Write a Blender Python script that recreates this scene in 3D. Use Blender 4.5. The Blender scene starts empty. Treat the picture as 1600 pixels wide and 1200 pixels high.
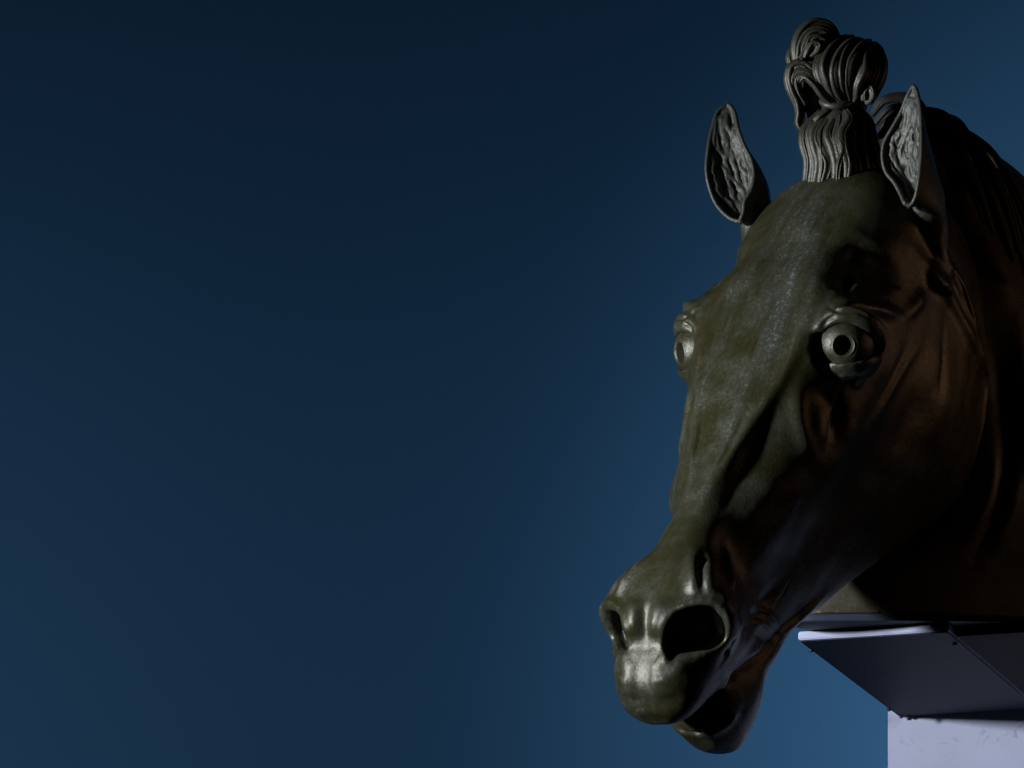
import bpy, bmesh, math, random
import numpy as np
from mathutils import Vector, Matrix
from mathutils.bvhtree import BVHTree

SC = bpy.context.scene
COL = SC.collection
rng = np.random.default_rng(7)

# ----------------------------------------------------------------- camera
S = 0.0007                 # metres per photo pixel at the head's distance
DIST = 6.0
CAMZ = 1.60
ELEV = 1.474               # rise of the picture centre above the lens at that distance
ZREF = CAMZ + ELEV
cam = bpy.data.objects.new('camera', bpy.data.cameras.new('camera'))
COL.objects.link(cam)
cam.location = (0, -DIST, CAMZ)
cam.rotation_euler = (math.pi / 2, 0, 0)
cam.data.sensor_width = 36
cam.data.lens = 36 * DIST / (1600 * S)
cam.data.shift_y = ELEV / (1600 * S)
cam.data.clip_start = 0.1
cam.data.clip_end = 60
SC.camera = cam

# ----------------------------------------------------------------- world, exposure, lamps
w = bpy.data.worlds.new('World'); SC.world = w; w.use_nodes = True
w.node_tree.nodes['Background'].inputs[0].default_value = (0.25, 0.35, 0.6, 1)
w.node_tree.nodes['Background'].inputs[1].default_value = 0.002
SC.view_settings.view_transform = 'Standard'
SC.view_settings.look = 'None'
SC.view_settings.exposure = 0
SC.view_settings.gamma = 1


def area(name, loc, aim, size, power, col, size_y=None, spread=180):
    d = bpy.data.lights.new(name, 'AREA'); d.energy = power; d.color = col; d.size = size
    if size_y:
        d.shape = 'RECTANGLE'; d.size_y = size_y
    d.spread = math.radians(spread)
    o = bpy.data.objects.new(name, d); COL.objects.link(o); o.location = loc
    o.rotation_euler = (Vector(aim) - Vector(loc)).to_track_quat('-Z', 'Y').to_euler()
    return o


HEADC = (0.33, 0.05, ZREF)
area('key_lamp', (-1.95, -1.0, ZREF + 0.0), (0.30, 0.0, ZREF - 0.12), 0.20, 13.0, (0.95, 0.98, 1.0), spread=60)
area('warm_lamp', (1.28, 0.03, ZREF + 0.15), (0.54, 0.1, ZREF + 0.02), 0.22, 0.105, (1.0, 0.53, 0.29), spread=80)
area('wall_lamp', (1.15, 0.74, ZREF - 0.42), (1.0, 1.6, ZREF - 0.40), 0.6, 12.6, (0.72, 0.92, 1.0), spread=155)
area('wall_flood', (1.35, 0.36, ZREF - 0.30), (1.30, 1.6, ZREF - 0.28), 0.5, 2.4, (0.74, 0.92, 1.0), spread=150)
area('wall_wash', (-1.35, 0.40, ZREF - 0.30), (-1.30, 1.6, ZREF - 0.28), 1.4, 4.8, (0.78, 0.91, 1.0), spread=160)

# ----------------------------------------------------------------- frames
CAMP = np.array([0, -DIST, CAMZ])


def W(px, py, d=0.0):
    """world point seen at photo pixel (px, py), d pixels of depth behind the reference plane"""
    y = d * S
    p0 = np.array([(px - 800) * S, 0.0, ZREF + (600 - py) * S])
    return CAMP + (p0 - CAMP) * (DIST + y) / DIST


def head_axes(psi, th, rho):
    psi, th, rho = np.radians([psi, th, rho])
    a = np.array([np.cos(psi), -np.sin(psi), 0]); h = np.array([-np.sin(psi), -np.cos(psi), 0]); z = np.array([0, 0, 1.])
    b = np.sin(th) * h - np.cos(th) * z
    c = np.cos(th) * h + np.sin(th) * z
    cr, sr = np.cos(rho), np.sin(rho)
    return cr * a + sr * b, cr * b - sr * a, c


AX, BX, CX = head_axes(32, 27, 7)
ORG = W(1300, 285, 0)
MH = np.stack([BX, AX, CX], 1) * S          # columns b, a, c


def H(b, a, c):
    return ORG + MH @ np.array([b, a, c], float)


def toH(P):
    return (np.asarray(P) - ORG) @ np.linalg.inv(MH).T


def fromH(Q):
    return ORG + np.asarray(Q) @ MH.T


def mirror(P):
    q = toH(P).copy(); q[..., 1] *= -1
    return fromH(q)


def pix(P):
    P = np.asarray(P, float)
    k = DIST / (P[..., 1] + DIST)
    x = (P[..., 0]) * k; z = CAMZ + (P[..., 2] - CAMZ) * k
    return np.stack([x / S + 800, 600 - (z - ZREF) / S], -1)


# ----------------------------------------------------------------- mesh helpers
def mesh_obj(name, V, F, mat=None, parent=None, smooth=True):
    me = bpy.data.meshes.new(name)
    V = np.asarray(V, np.float64)
    me.from_pydata(V.tolist(), [], [list(map(int, f)) for f in F])
    me.validate(); me.update()
    if smooth:
        me.polygons.foreach_set('use_smooth', [True] * len(me.polygons))
    o = bpy.data.objects.new(name, me); COL.objects.link(o)
    if mat: me.materials.append(mat)
    if parent: set_parent(o, parent)
    return o


def set_parent(o, p):
    o.parent = p
    o.matrix_parent_inverse = p.matrix_world.inverted()


def recentre(o):
    """put the origin at the mesh's middle"""
    me = o.data
    n = len(me.vertices); co = np.empty(n * 3); me.vertices.foreach_get('co', co); co = co.reshape(-1, 3)
    c = co.mean(0); me.vertices.foreach_set('co', (co - c).ravel()); me.update()
    o.location = c
    return o


def spline(xs, ys, x):
    """monotone-ish cubic (finite difference Hermite) of rows ys at stations xs"""
    xs = np.asarray(xs, float); ys = np.asarray(ys, float)
    if ys.ndim == 1: ys = ys[:, None]; one = True
    else: one = False
    m = np.empty_like(ys)
    dx = np.diff(xs)[:, None]; dl = np.diff(ys, axis=0) / dx
    m[1:-1] = (dl[:-1] * dx[1:] + dl[1:] * dx[:-1]) / (dx[1:] + dx[:-1])
    m[0] = dl[0]; m[-1] = dl[-1]
    i = np.clip(np.searchsorted(xs, x) - 1, 0, len(xs) - 2)
    h = (xs[i + 1] - xs[i])[:, None]; t = ((x - xs[i])[:, None]) / h
    r = (2 * t**3 - 3 * t**2 + 1) * ys[i] + (t**3 - 2 * t**2 + t) * h * m[i] + (-2 * t**3 + 3 * t**2) * ys[i + 1] + (t**3 - t**2) * h * m[i + 1]
    return r[:, 0] if one else r


def curve(pts, n):
    """points resampled smoothly along a polyline by chord length"""
    pts = np.asarray(pts, float)
    if len(pts) == 2:
        t = np.linspace(0, 1, n)[:, None]; return pts[0] * (1 - t) + pts[1] * t
    d = np.r_[0, np.cumsum(np.maximum(np.linalg.norm(np.diff(pts, axis=0), axis=1), 1e-9))]
    return spline(d, pts, np.linspace(0, d[-1], n))


def grid_faces(nu, nv, wrap_v=False, flip=False):
    F = []
    for i in range(nu - 1):
        for j in range(nv if wrap_v else nv - 1):
            k = (j + 1) % nv
            f = (i * nv + j, i * nv + k, (i + 1) * nv + k, (i + 1) * nv + j)
            F.append(f[::-1] if flip else f)
    return F


def tube_mesh(path, rad, ns=8, flat=None, up=None, cap=True):
    """swept tube; rad per point; flat scales the second axis"""
    P = np.asarray(path, float); n = len(P)
    R = np.broadcast_to(np.asarray(rad, float), (n,))
    T = np.gradient(P, axis=0); T /= np.linalg.norm(T, axis=1)[:, None] + 1e-12
    if up is None:
        up = np.array([0.3, -0.9, 0.2])
    V = []
    N0 = np.asarray(up, float)
    fl = 1.0 if flat is None else flat
    for i in range(n):
        N0 = N0 - T[i] * (N0 @ T[i])
        if np.linalg.norm(N0) < 1e-6: N0 = np.cross(T[i], [0.1, 0.3, 1])
        N0 = N0 / np.linalg.norm(N0)
        B = np.cross(T[i], N0)
        a = np.linspace(0, 2 * np.pi, ns, endpoint=False)
        V.append(P[i] + R[i] * (np.cos(a)[:, None] * N0 * fl + np.sin(a)[:, None] * B))
    V = np.concatenate(V)
    F = grid_faces(n, ns, True)
    if cap:
        V = np.concatenate([V, [P[0], P[-1]]])
        c0, c1 = n * ns, n * ns + 1
        for j in range(ns):
            F.append((c0, (j + 1) % ns, j))
            F.append((c1, (n - 1) * ns + j, (n - 1) * ns + (j + 1) % ns))
    return V, F


def join(parts):
    V = []; F = []; k = 0
    for v, f in parts:
        V.append(v); F += [tuple(i + k for i in q) for q in f]; k += len(v)
    return np.concatenate(V), F


def ellipsoid(c, ax, n=24, m=16):
    """ax: 3x3 rows are semi axes"""
    u = np.linspace(0, 2 * np.pi, n, endpoint=False); v = np.linspace(0, np.pi, m)
    V = []
    for t in v:
        for p in u:
            V.append(np.sin(t) * np.cos(p) * ax[0] + np.sin(t) * np.sin(p) * ax[1] + np.cos(t) * ax[2])
    return np.asarray(V) + c, grid_faces(m, n, True)


def remesh(V, F, voxel, smooth_it=0):
    me = bpy.data.meshes.new('tmp'); me.from_pydata(np.asarray(V).tolist(), [], F); me.update()
    bm = bmesh.new(); bm.from_mesh(me); bmesh.ops.recalc_face_normals(bm, faces=bm.faces); bm.to_mesh(me); bm.free()
    o = bpy.data.objects.new('tmp', me); COL.objects.link(o)
    md = o.modifiers.new('r', 'REMESH'); md.mode = 'VOXEL'; md.voxel_size = voxel; md.adaptivity = 0
    if smooth_it:
        sm = o.modifiers.new('s', 'SMOOTH'); sm.factor = 0.5; sm.iterations = smooth_it
    dg = bpy.context.evaluated_depsgraph_get()
    me2 = bpy.data.meshes.new_from_object(o.evaluated_get(dg))
    bpy.data.objects.remove(o); bpy.data.meshes.remove(me)
    return me2


def get_co(me):
    a = np.empty(len(me.vertices) * 3); me.vertices.foreach_get('co', a); return a.reshape(-1, 3)


def get_no(me):
    a = np.empty(len(me.vertices) * 3); me.vertices.foreach_get('normal', a); return a.reshape(-1, 3)


def set_co(me, co):
    me.vertices.foreach_set('co', np.ascontiguousarray(co).ravel()); me.update()


class Surf:
    """ray casting from the lens on to a coarse copy of a surface, to lay out the sculptor's strokes"""
    def __init__(s, me):
        s.t = BVHTree.FromPolygons([v.co for v in me.vertices], [tuple(p.vertices) for p in me.polygons])

    def cast(s, px, py, d0=0.0):
        d = Vector(W(px, py) - CAMP).normalized()
        r = s.t.ray_cast(Vector(CAMP), d)
        if r[0] is None:
            q = s.t.find_nearest(Vector(W(px, py, d0)))
            return np.array(q[0]), np.array(q[1])
        return np.array(r[0]), np.array(r[1])

    def near(s, P):
        q = s.t.find_nearest(Vector(P)); return np.array(q[0]), np.array(q[1])


def stroke_field(co, P, N, w, depth=40, taper=True):
    """gaussian weight of every vertex about a polyline; distance is measured along the surface"""
    w = w * S; depth = depth * S
    lo = P.min(0) - 3 * w - depth; hi = P.max(0) + 3 * w + depth
    idx = np.nonzero(np.all((co > lo) & (co < hi), 1))[0]
    if len(idx) == 0: return idx, np.zeros(0)
    Q = co[idx]; best = np.full(len(idx), 1e9); tt = np.zeros(len(idx))
    L = np.r_[0, np.cumsum(np.linalg.norm(np.diff(P, axis=0), axis=1))]
    tot = max(L[-1], 1e-9)
    for i in range(len(P) - 1):
        A, B = P[i], P[i + 1]; d = B - A; l2 = d @ d + 1e-15
        t = np.clip(((Q - A) @ d) / l2, 0, 1)
        v = Q - A - t[:, None] * d
        n = N[i] * (1 - t[:, None]) + N[i + 1] * t[:, None]
        h = (v * n).sum(1)
        d2 = np.maximum((v * v).sum(1) - h * h, 0) + np.where(np.abs(h) > depth, (np.abs(h) - depth)**2 * 9, 0)
        m = d2 < best
        best[m] = d2[m]; tt[m] = (L[i] + t[m] * np.sqrt(l2)) / tot
    return idx, np.stack([np.sqrt(best) / w, tt], 1)


def apply_strokes(me, surf, strokes):
    """strokes: (pixel polyline or ('h', head-frame points), width, height, kind[, mirror])"""
    co = get_co(me); no = get_no(me)
    disp = np.zeros_like(co)
    for st in strokes:
        pts, w, h = st[0], st[1], st[2]
        kind = st[3] if len(st) > 3 else 'g'
        mir = st[4] if len(st) > 4 else True
        if isinstance(pts, tuple) and pts[0] == 'h':
            raw = curve([H(*p) for p in pts[1]], max(4, 4 * len(pts[1])))
            hit = [surf.near(p) for p in raw]
        else:
            raw = curve(pts, max(4, 4 * len(pts))) if len(pts) > 1 else np.array([pts[0], (pts[0][0] + .5, pts[0][1] + .5)])
            hit = []
            for p in raw: hit.append(surf.cast(*p, hit[-1][0][1] / S if hit else 0.0))
        P = np.array([q[0] for q in hit]); N = np.array([q[1] for q in hit])
        sets = [(P, N)]
        if mir:
            MP = mirror(P); q = mirror(P + N * S) - MP; MN = q / (np.linalg.norm(q, axis=1)[:, None] + 1e-12)
            sets.append((MP, MN))
        for (P_, N_) in sets:
            idx, f = stroke_field(co, P_, N_, w)
            if len(idx) == 0: continue
            d, t = f[:, 0], f[:, 1]
            if kind == 'g': a = np.exp(-d * d)
            elif kind == 'r': a = np.exp(-1.6 * d)                       # sharp ridge or cut
            elif kind == 'p': a = np.clip(1.15 - d, 0, .3) / .3          # flat plateau, firm edge
            elif kind == 'u': a = np.clip(1 - d * d, 0, 1)**.5           # rounded cord
            if kind != 'p' and len(pts) > 1 or (isinstance(pts, tuple)):
                e = np.clip(np.minimum(t, 1 - t) / .36, 0, 1); a = a * (.2 + .8 * e * e * (3 - 2 * e))
            n_av = N_.mean(0)
            ok = (no[idx] @ (n_av / (np.linalg.norm(n_av) + 1e-9))) > -0.35
            disp[idx] += no[idx] * (a * ok * h * S)[:, None]
    set_co(me, co + disp)


def grab(co, p, v, r, mir=True):
    """pull the clay about head-frame point p by v (head frame), soft radius r"""
    q = toH(co)
    for sgn in ((1, -1) if mir else (1,)):
        P = np.array([p[0], p[1] * sgn, p[2]]); D = np.array([v[0], v[1] * sgn, v[2]])
        rr = np.asarray(r, float)
        wgt = np.exp(-(((q - P) / rr)**2).sum(1))
        q = q + wgt[:, None] * D
    return fromH(q)


#MATERIALS

def nodes(name):
    m = bpy.data.materials.new(name); m.use_nodes = True
    nt = m.node_tree; b = nt.nodes['Principled BSDF']
    return m, nt, b


def N(nt, t, **kw):
    n = nt.nodes.new(t)
    for k, v in kw.items():
        if k in n.inputs.keys(): n.inputs[k].default_value = v
        else: setattr(n, k, v)
    return n


def ramp(nt, src, stops):
    r = nt.nodes.new('ShaderNodeValToRGB')
    e = r.color_ramp.elements
    while len(e) < len(stops): e.new(.5)
    for k, (p, c) in zip(e, stops):
        k.position = p; k.color = (*c, 1) if len(c) == 3 else c
    nt.links.new(src, r.inputs[0]); return r


def mix(nt, fac, a, b, mode='MIX'):
    n = nt.nodes.new('ShaderNodeMix'); n.data_type = 'RGBA'; n.blend_type = mode
    for s, v in ((n.inputs[0], fac), (n.inputs[6], a), (n.inputs[7], b)):
        if hasattr(v, 'is_linked') or hasattr(v, 'links'): nt.links.new(v, s)
        else: s.default_value = v if not isinstance(v, tuple) or len(v) == 4 else (*v, 1)
    return n.outputs[2]


AXN = tuple(AX); BXN = tuple(BX); CXN = tuple(CX)


def bronze(name, base=(.050, .047, .026), pat=(.10, .115, .10), rough=.42, speck=1.0):
    m, nt, b = nodes(name)
    tc = N(nt, 'ShaderNodeNewGeometry')
    P = tc.outputs['Position']
    def noise(scale, detail=6, rg=.6, dist=0.):
        n = N(nt, 'ShaderNodeTexNoise', Scale=scale, Detail=detail, Roughness=rg, Distortion=dist); nt.links.new(P, n.inputs['Vector']); return n.outputs[0]
    dots = []
    for ax, k in ((AXN, 1.0), (BXN, .13), (CXN, 1.0)):
        d = N(nt, 'ShaderNodeVectorMath', operation='DOT_PRODUCT'); nt.links.new(P, d.inputs[0]); d.inputs[1].default_value = tuple(x * k for x in ax); dots.append(d.outputs['Value'])
    cb = N(nt, 'ShaderNodeCombineXYZ')
    for q in range(3): nt.links.new(dots[q], cb.inputs[q])
    st = N(nt, 'ShaderNodeTexNoise', Scale=26, Detail=7, Roughness=.68, Distortion=.3); nt.links.new(cb.outputs[0], st.inputs['Vector'])
    def mul(a, k):
        n = N(nt, 'ShaderNodeMath', operation='MULTIPLY'); nt.links.new(a, n.inputs[0])
        if isinstance(k, float): n.inputs[1].default_value = k
        else: nt.links.new(k, n.inputs[1])
        return n.outputs[0]
    big = noise(6, 5, .6, .4); mid = noise(24, 8, .7, .3); fine = noise(230, 5, .8); grit = noise(620, 3, .8)
    bl = ramp(nt, big, [(.40, (0, 0, 0)), (.62, (1, 1, 1))]).outputs[0]
    ml = ramp(nt, mid, [(.44, (0, 0, 0)), (.64, (1, 1, 1))]).outputs[0]
    sl = ramp(nt, st.outputs[0], [(.48, (0, 0, 0)), (.68, (1, 1, 1))]).outputs[0]
    wl = ramp(nt, st.outputs[0], [(.26, (1, 1, 1)), (.40, (0, 0, 0))]).outputs[0]
    c = mix(nt, bl, base, tuple(x * y for x, y in zip(base, (.80, .78, .62))))
    c = mix(nt, mul(wl, .7), c, tuple(x * y for x, y in zip(base, (2.3, 1.25, .9))))
    c = mix(nt, mul(sl, .60), c, pat)
    c = mix(nt, mul(ml, .35), c, tuple(x * .85 for x in pat))
    sp = ramp(nt, fine, [(.53, (0, 0, 0)), (.64, (1, 1, 1))]).outputs[0]
    gt = ramp(nt, grit, [(.57, (0, 0, 0)), (.66, (1, 1, 1))]).outputs[0]
    any_ = N(nt, 'ShaderNodeMath', operation='MAXIMUM'); nt.links.new(sl, any_.inputs[0]); nt.links.new(ml, any_.inputs[1])
    c = mix(nt, mul(mul(sp, mul(sl, any_.outputs[0])), .60 * speck), c, (.24, .28, .30))
    c = mix(nt, mul(mul(gt, any_.outputs[0]), .30 * speck), c, (.22, .23, .21))
    pit = ramp(nt, noise(300, 2, .5), [(.27, (1, 1, 1)), (.33, (0, 0, 0))]).outputs[0]
    c = mix(nt, mul(pit, .7), c, (.006, .006, .004))
    nt.links.new(c, b.inputs['Base Color'])
    b.inputs['Metallic'].default_value = .25; b.inputs['Specular IOR Level'].default_value = .5
    rr = ramp(nt, mid, [(.28, (rough - .08,) * 3), (.75, (rough + .16,) * 3)])
    rf = N(nt, 'ShaderNodeMath', operation='MULTIPLY_ADD'); nt.links.new(fine, rf.inputs[0]); rf.inputs[1].default_value = .45; rf.inputs[2].default_value = -.21
    ra = N(nt, 'ShaderNodeMath', operation='ADD'); nt.links.new(rr.outputs[0], ra.inputs[0]); nt.links.new(rf.outputs[0], ra.inputs[1]); nt.links.new(ra.outputs[0], b.inputs['Roughness'])
    bp = N(nt, 'ShaderNodeBump', Strength=.5, Distance=.0012); 
    ad = N(nt, 'ShaderNodeMath', operation='ADD'); nt.links.new(fine, ad.inputs[0]); nt.links.new(mid, ad.inputs[1])
    nt.links.new(ad.outputs[0], bp.inputs['Height']); nt.links.new(bp.outputs[0], b.inputs['Normal'])
    return m


def plaster():
    m, nt, b = nodes('blue_wall_paint')
    tc = N(nt, 'ShaderNodeNewGeometry'); P = tc.outputs['Position']
    n1 = N(nt, 'ShaderNodeTexNoise', Scale=1.2, Detail=5); nt.links.new(P, n1.inputs['Vector'])
    mp = N(nt, 'ShaderNodeMapping'); mp.inputs['Scale'].default_value = (45, 45, 60); nt.links.new(P, mp.inputs['Vector'])
    n2 = N(nt, 'ShaderNodeTexNoise', Scale=1.0, Detail=6, Roughness=.6); nt.links.new(mp.outputs[0], n2.inputs['Vector'])
    c = mix(nt, n1.outputs[0], (.0265, .114, .247), (.030, .128, .275))
    nt.links.new(c, b.inputs['Base Color']); b.inputs['Roughness'].default_value = .75
    bp = N(nt, 'ShaderNodeBump', Strength=.20, Distance=.003); nt.links.new(n2.outputs[0], bp.inputs['Height']); nt.links.new(bp.outputs[0], b.inputs['Normal'])
    return m


def white_board(name='white_painted_board', col=(.355, .385, .55)):
    m, nt, b = nodes(name)
    tc = N(nt, 'ShaderNodeNewGeometry'); P = tc.outputs['Position']
    n1 = N(nt, 'ShaderNodeTexNoise', Scale=22, Detail=7, Roughness=.6); nt.links.new(P, n1.inputs['Vector'])
    n2 = N(nt, 'ShaderNodeTexNoise', Scale=9, Detail=5, Roughness=.65, Distortion=.6); nt.links.new(P, n2.inputs['Vector'])
    st = ramp(nt, n2.outputs[0], [(.57, (0, 0, 0)), (.70, (1, 1, 1))]).outputs[0]
    c = mix(nt, n1.outputs[0], tuple(x * .86 for x in col), tuple(min(1, x * 1.1) for x in col))
    k = N(nt, 'ShaderNodeMath', operation='MULTIPLY'); nt.links.new(st, k.inputs[0]); k.inputs[1].default_value = .75
    c = mix(nt, k.outputs[0], c, tuple(x * .5 for x in col))
    n3 = N(nt, 'ShaderNodeTexNoise', Scale=42, Detail=4, Roughness=.6, Distortion=.8); nt.links.new(P, n3.inputs['Vector'])
    s3 = ramp(nt, n3.outputs[0], [(.60, (0, 0, 0)), (.72, (1, 1, 1))]).outputs[0]
    k3 = N(nt, 'ShaderNodeMath', operation='MULTIPLY'); nt.links.new(s3, k3.inputs[0]); k3.inputs[1].default_value = .55
    c = mix(nt, k3.outputs[0], c, tuple(x * .42 for x in col))
    nt.links.new(c, b.inputs['Base Color']); b.inputs['Roughness'].default_value = .6
    bp = N(nt, 'ShaderNodeBump', Strength=.15, Distance=.001); nt.links.new(n1.outputs[0], bp.inputs['Height']); nt.links.new(bp.outputs[0], b.inputs['Normal'])
    return m


def plain(name, col, rough=.5, metal=0.):
    m, nt, b = nodes(name)
    tc = N(nt, 'ShaderNodeNewGeometry')
    n1 = N(nt, 'ShaderNodeTexNoise', Scale=35, Detail=6, Roughness=.65); nt.links.new(tc.outputs['Position'], n1.inputs['Vector'])
    c = mix(nt, n1.outputs[0], tuple(x * .8 for x in col), tuple(x * 1.2 for x in col))
    nt.links.new(c, b.inputs['Base Color']); b.inputs['Roughness'].default_value = rough; b.inputs['Metallic'].default_value = metal
    return m


M_BRONZE = bronze('olive_bronze', base=(.029, .0285, .012), pat=(.055, .061, .053), rough=.29)
M_HAIR = bronze('grey_bronze', base=(.032, .031, .021), pat=(.062, .065, .056), rough=.38, speck=.5)
M_EAR = bronze('grey_green_bronze', base=(.031, .034, .028), pat=(.054, .061, .056), rough=.42, speck=.5)
M_MANE = bronze('shaded_bronze', base=(.014, .011, .009), pat=(.022, .019, .016), rough=.62, speck=.2)  # shadow of ears and forelock on the mane, darkened into its colour
M_NECK = bronze('brown_bronze', base=(.045, .036, .022), pat=(.07, .065, .05), rough=.45, speck=.5)
M_WALL = plaster()
M_BOARD = white_board()
M_DISC = plain('navy_painted_wood', (.018, .026, .052), .6)
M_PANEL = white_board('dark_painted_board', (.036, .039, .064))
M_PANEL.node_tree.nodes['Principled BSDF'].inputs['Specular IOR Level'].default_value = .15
M_FILLER = plain('dark_filler_brown', (.009, .006, .005), .7)  # near-black so the added block reads as dark underside
M_FILLER.node_tree.nodes['Principled BSDF'].inputs['Specular IOR Level'].default_value = .1
M_SCREW = plain('black_steel', (.02, .02, .02), .4, .6)

# ----------------------------------------------------------------- setting: wall
YW = 1.6
V = [(-4, YW, 0), (4, YW, 0), (4, YW, 5), (-4, YW, 5), (-4, YW + .2, 0), (4, YW + .2, 0), (4, YW + .2, 5), (-4, YW + .2, 5)]
wall = mesh_obj('wall', V, [(0, 1, 2, 3)[::-1], (4, 5, 6, 7), (0, 4, 5, 1), (3, 2, 6, 7), (0, 3, 7, 4), (1, 5, 6, 2)], M_WALL, smooth=False)
wall['kind'] = 'structure'

# ----------------------------------------------------------------- plinth

ALPHA = math.radians(-17.5)
E1 = np.array([math.cos(ALPHA), math.sin(ALPHA), 0]); E2 = np.array([-math.sin(ALPHA), math.cos(ALPHA), 0]); EZ = np.array([0, 0, 1.])
D0 = 262
CORN = W(1247, 987, D0)                        # slab's front left top corner
SLAB_TOP = CORN[2]; SLAB_BOT = W(1247, 1002, D0)[2]
SLAB_W, SLAB_D = 243 * S * 1.02, 690 * S


def bevel_box(name, o, x, y, z, mat, parent=None, r=.0012):
    """box from corner o along three axis vectors, edges softened"""
    bm = bmesh.new()
    vs = [bm.verts.new(Vector(o + x * i + y * j + z * k)) for k in (0, 1) for j in (0, 1) for i in (0, 1)]
    for q in ((0, 1, 3, 2), (4, 6, 7, 5), (0, 4, 5, 1), (2, 3, 7, 6), (0, 2, 6, 4), (1, 5, 7, 3)): bm.faces.new([vs[i] for i in q])
    bmesh.ops.recalc_face_normals(bm, faces=bm.faces)
    bmesh.ops.bevel(bm, geom=list(bm.edges), offset=r, segments=2, affect='EDGES')
    me = bpy.data.meshes.new(name); bm.to_mesh(me); bm.free()
    ob = bpy.data.objects.new(name, me); COL.objects.link(ob); me.materials.append(mat); recentre(ob)
    if parent: set_parent(ob, parent)
    return ob


def empty(name, loc, label, cat):
    o = bpy.data.objects.new(name, None); COL.objects.link(o); o.location = loc; o['label'] = label; o['category'] = cat
    o.empty_display_size = .1; bpy.context.view_layer.update(); return o


# white column: front face stands at the slab's rear edge
PF = CORN + E2 * (SLAB_D + 4 * S)
ray = W(1387, 1110) - CAMP                     # its left edge is seen at x = 1387
t = ((PF - CAMP) @ E2) / (ray @ E2); PL = CAMP + ray * t
pedestal = empty('pedestal', (PL[0], PL[1], 0), 'tall white scuffed column under the projecting shelf that carries the horse head', 'pedestal')
base = np.array([PL[0], PL[1], 0.0])
bevel_box('column', base, E1 * .62, E2 * .40, EZ * SLAB_TOP, M_BOARD, pedestal)
PAN = 2.0 * S
shelf = bevel_box('shelf', np.array([CORN[0], CORN[1], SLAB_BOT + PAN]), E1 * SLAB_W, E2 * SLAB_D, EZ * (SLAB_TOP - SLAB_BOT - PAN), M_BOARD, pedestal)
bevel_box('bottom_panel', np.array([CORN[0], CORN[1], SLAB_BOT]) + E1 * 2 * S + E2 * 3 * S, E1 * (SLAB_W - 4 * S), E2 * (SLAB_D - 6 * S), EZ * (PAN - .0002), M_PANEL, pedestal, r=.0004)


bevel_box('dark_filler', np.array([CORN[0], CORN[1], SLAB_BOT + .0004]) + E1 * (SLAB_W + 2 * S) + E2 * 40 * S, E1 * 260 * S, E2 * (SLAB_D - 42 * S), EZ * (SLAB_TOP - SLAB_BOT - .0006), M_FILLER, pedestal)  # added filler, not a real support: keeps the area right of the shelf dark


def screw(u, v):
    """screw head standing proud of the shelf's underside"""
    p = np.array([CORN[0], CORN[1], SLAB_BOT]) + E1 * u * S + E2 * v * S
    bm = bmesh.new()
    bmesh.ops.create_cone(bm, segments=12, radius1=3.0 * S, radius2=4.0 * S, depth=4.5 * S, cap_ends=True)
    bmesh.ops.bevel(bm, geom=[e for e in bm.edges], offset=.5 * S, segments=1, affect='EDGES')
    me = bpy.data.meshes.new('screw'); bm.to_mesh(me); bm.free(); me.materials.append(M_SCREW)
    o = bpy.data.objects.new('screw', me); COL.objects.link(o); o.location = p - EZ * 2.2 * S; bpy.context.view_layer.update(); set_parent(o, pedestal)


for u, v in ((4, 70), (3, 610), (8, 680), (20, 682), (238, 90)): screw(u, v)

# oval plinth board between shelf and bronze
DISC_BOT = SLAB_TOP + .0003
DISC_TOP = W(1445, 960, 180)[2]
DC = W(1552, 990, 352)


def oval(name, c, z0, z1, ra, rb, rot, mat, parent=None, n=120, ch=.0015):
    a = np.linspace(0, 2 * np.pi, n, endpoint=False); cr, sr = math.cos(rot), math.sin(rot)
    prof = [(z0, 0.0), (z0, 1 - 0.004), (z0 + ch, 1.0), (z1 - ch, 1.0), (z1, 1 - .004), (z1, 0.0)]
    V = []
    for z, k in prof:
        x = ra * k * np.cos(a); y = rb * k * np.sin(a) * (1 + .58 * np.cos(a))
        V.append(np.stack([c[0] + x * cr - y * sr, c[1] + x * sr + y * cr, np.full(n, z)], 1))
    V = np.concatenate(V)
    return recentre(mesh_obj(name, V, grid_faces(len(prof), n, True, flip=True), mat, parent, smooth=False))


disc = oval('plinth', DC, DISC_BOT, DISC_TOP, 372 * S, 172 * S, math.radians(25), M_DISC)
disc['label'] = 'dark navy oval board between the bronze neck and the white shelf'; disc['category'] = 'plinth'

statue = empty('horse_head', (DC[0], DC[1], DISC_TOP), 'olive green bronze horse head with pricked ears and a topknot on a navy board', 'sculpture')

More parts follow.
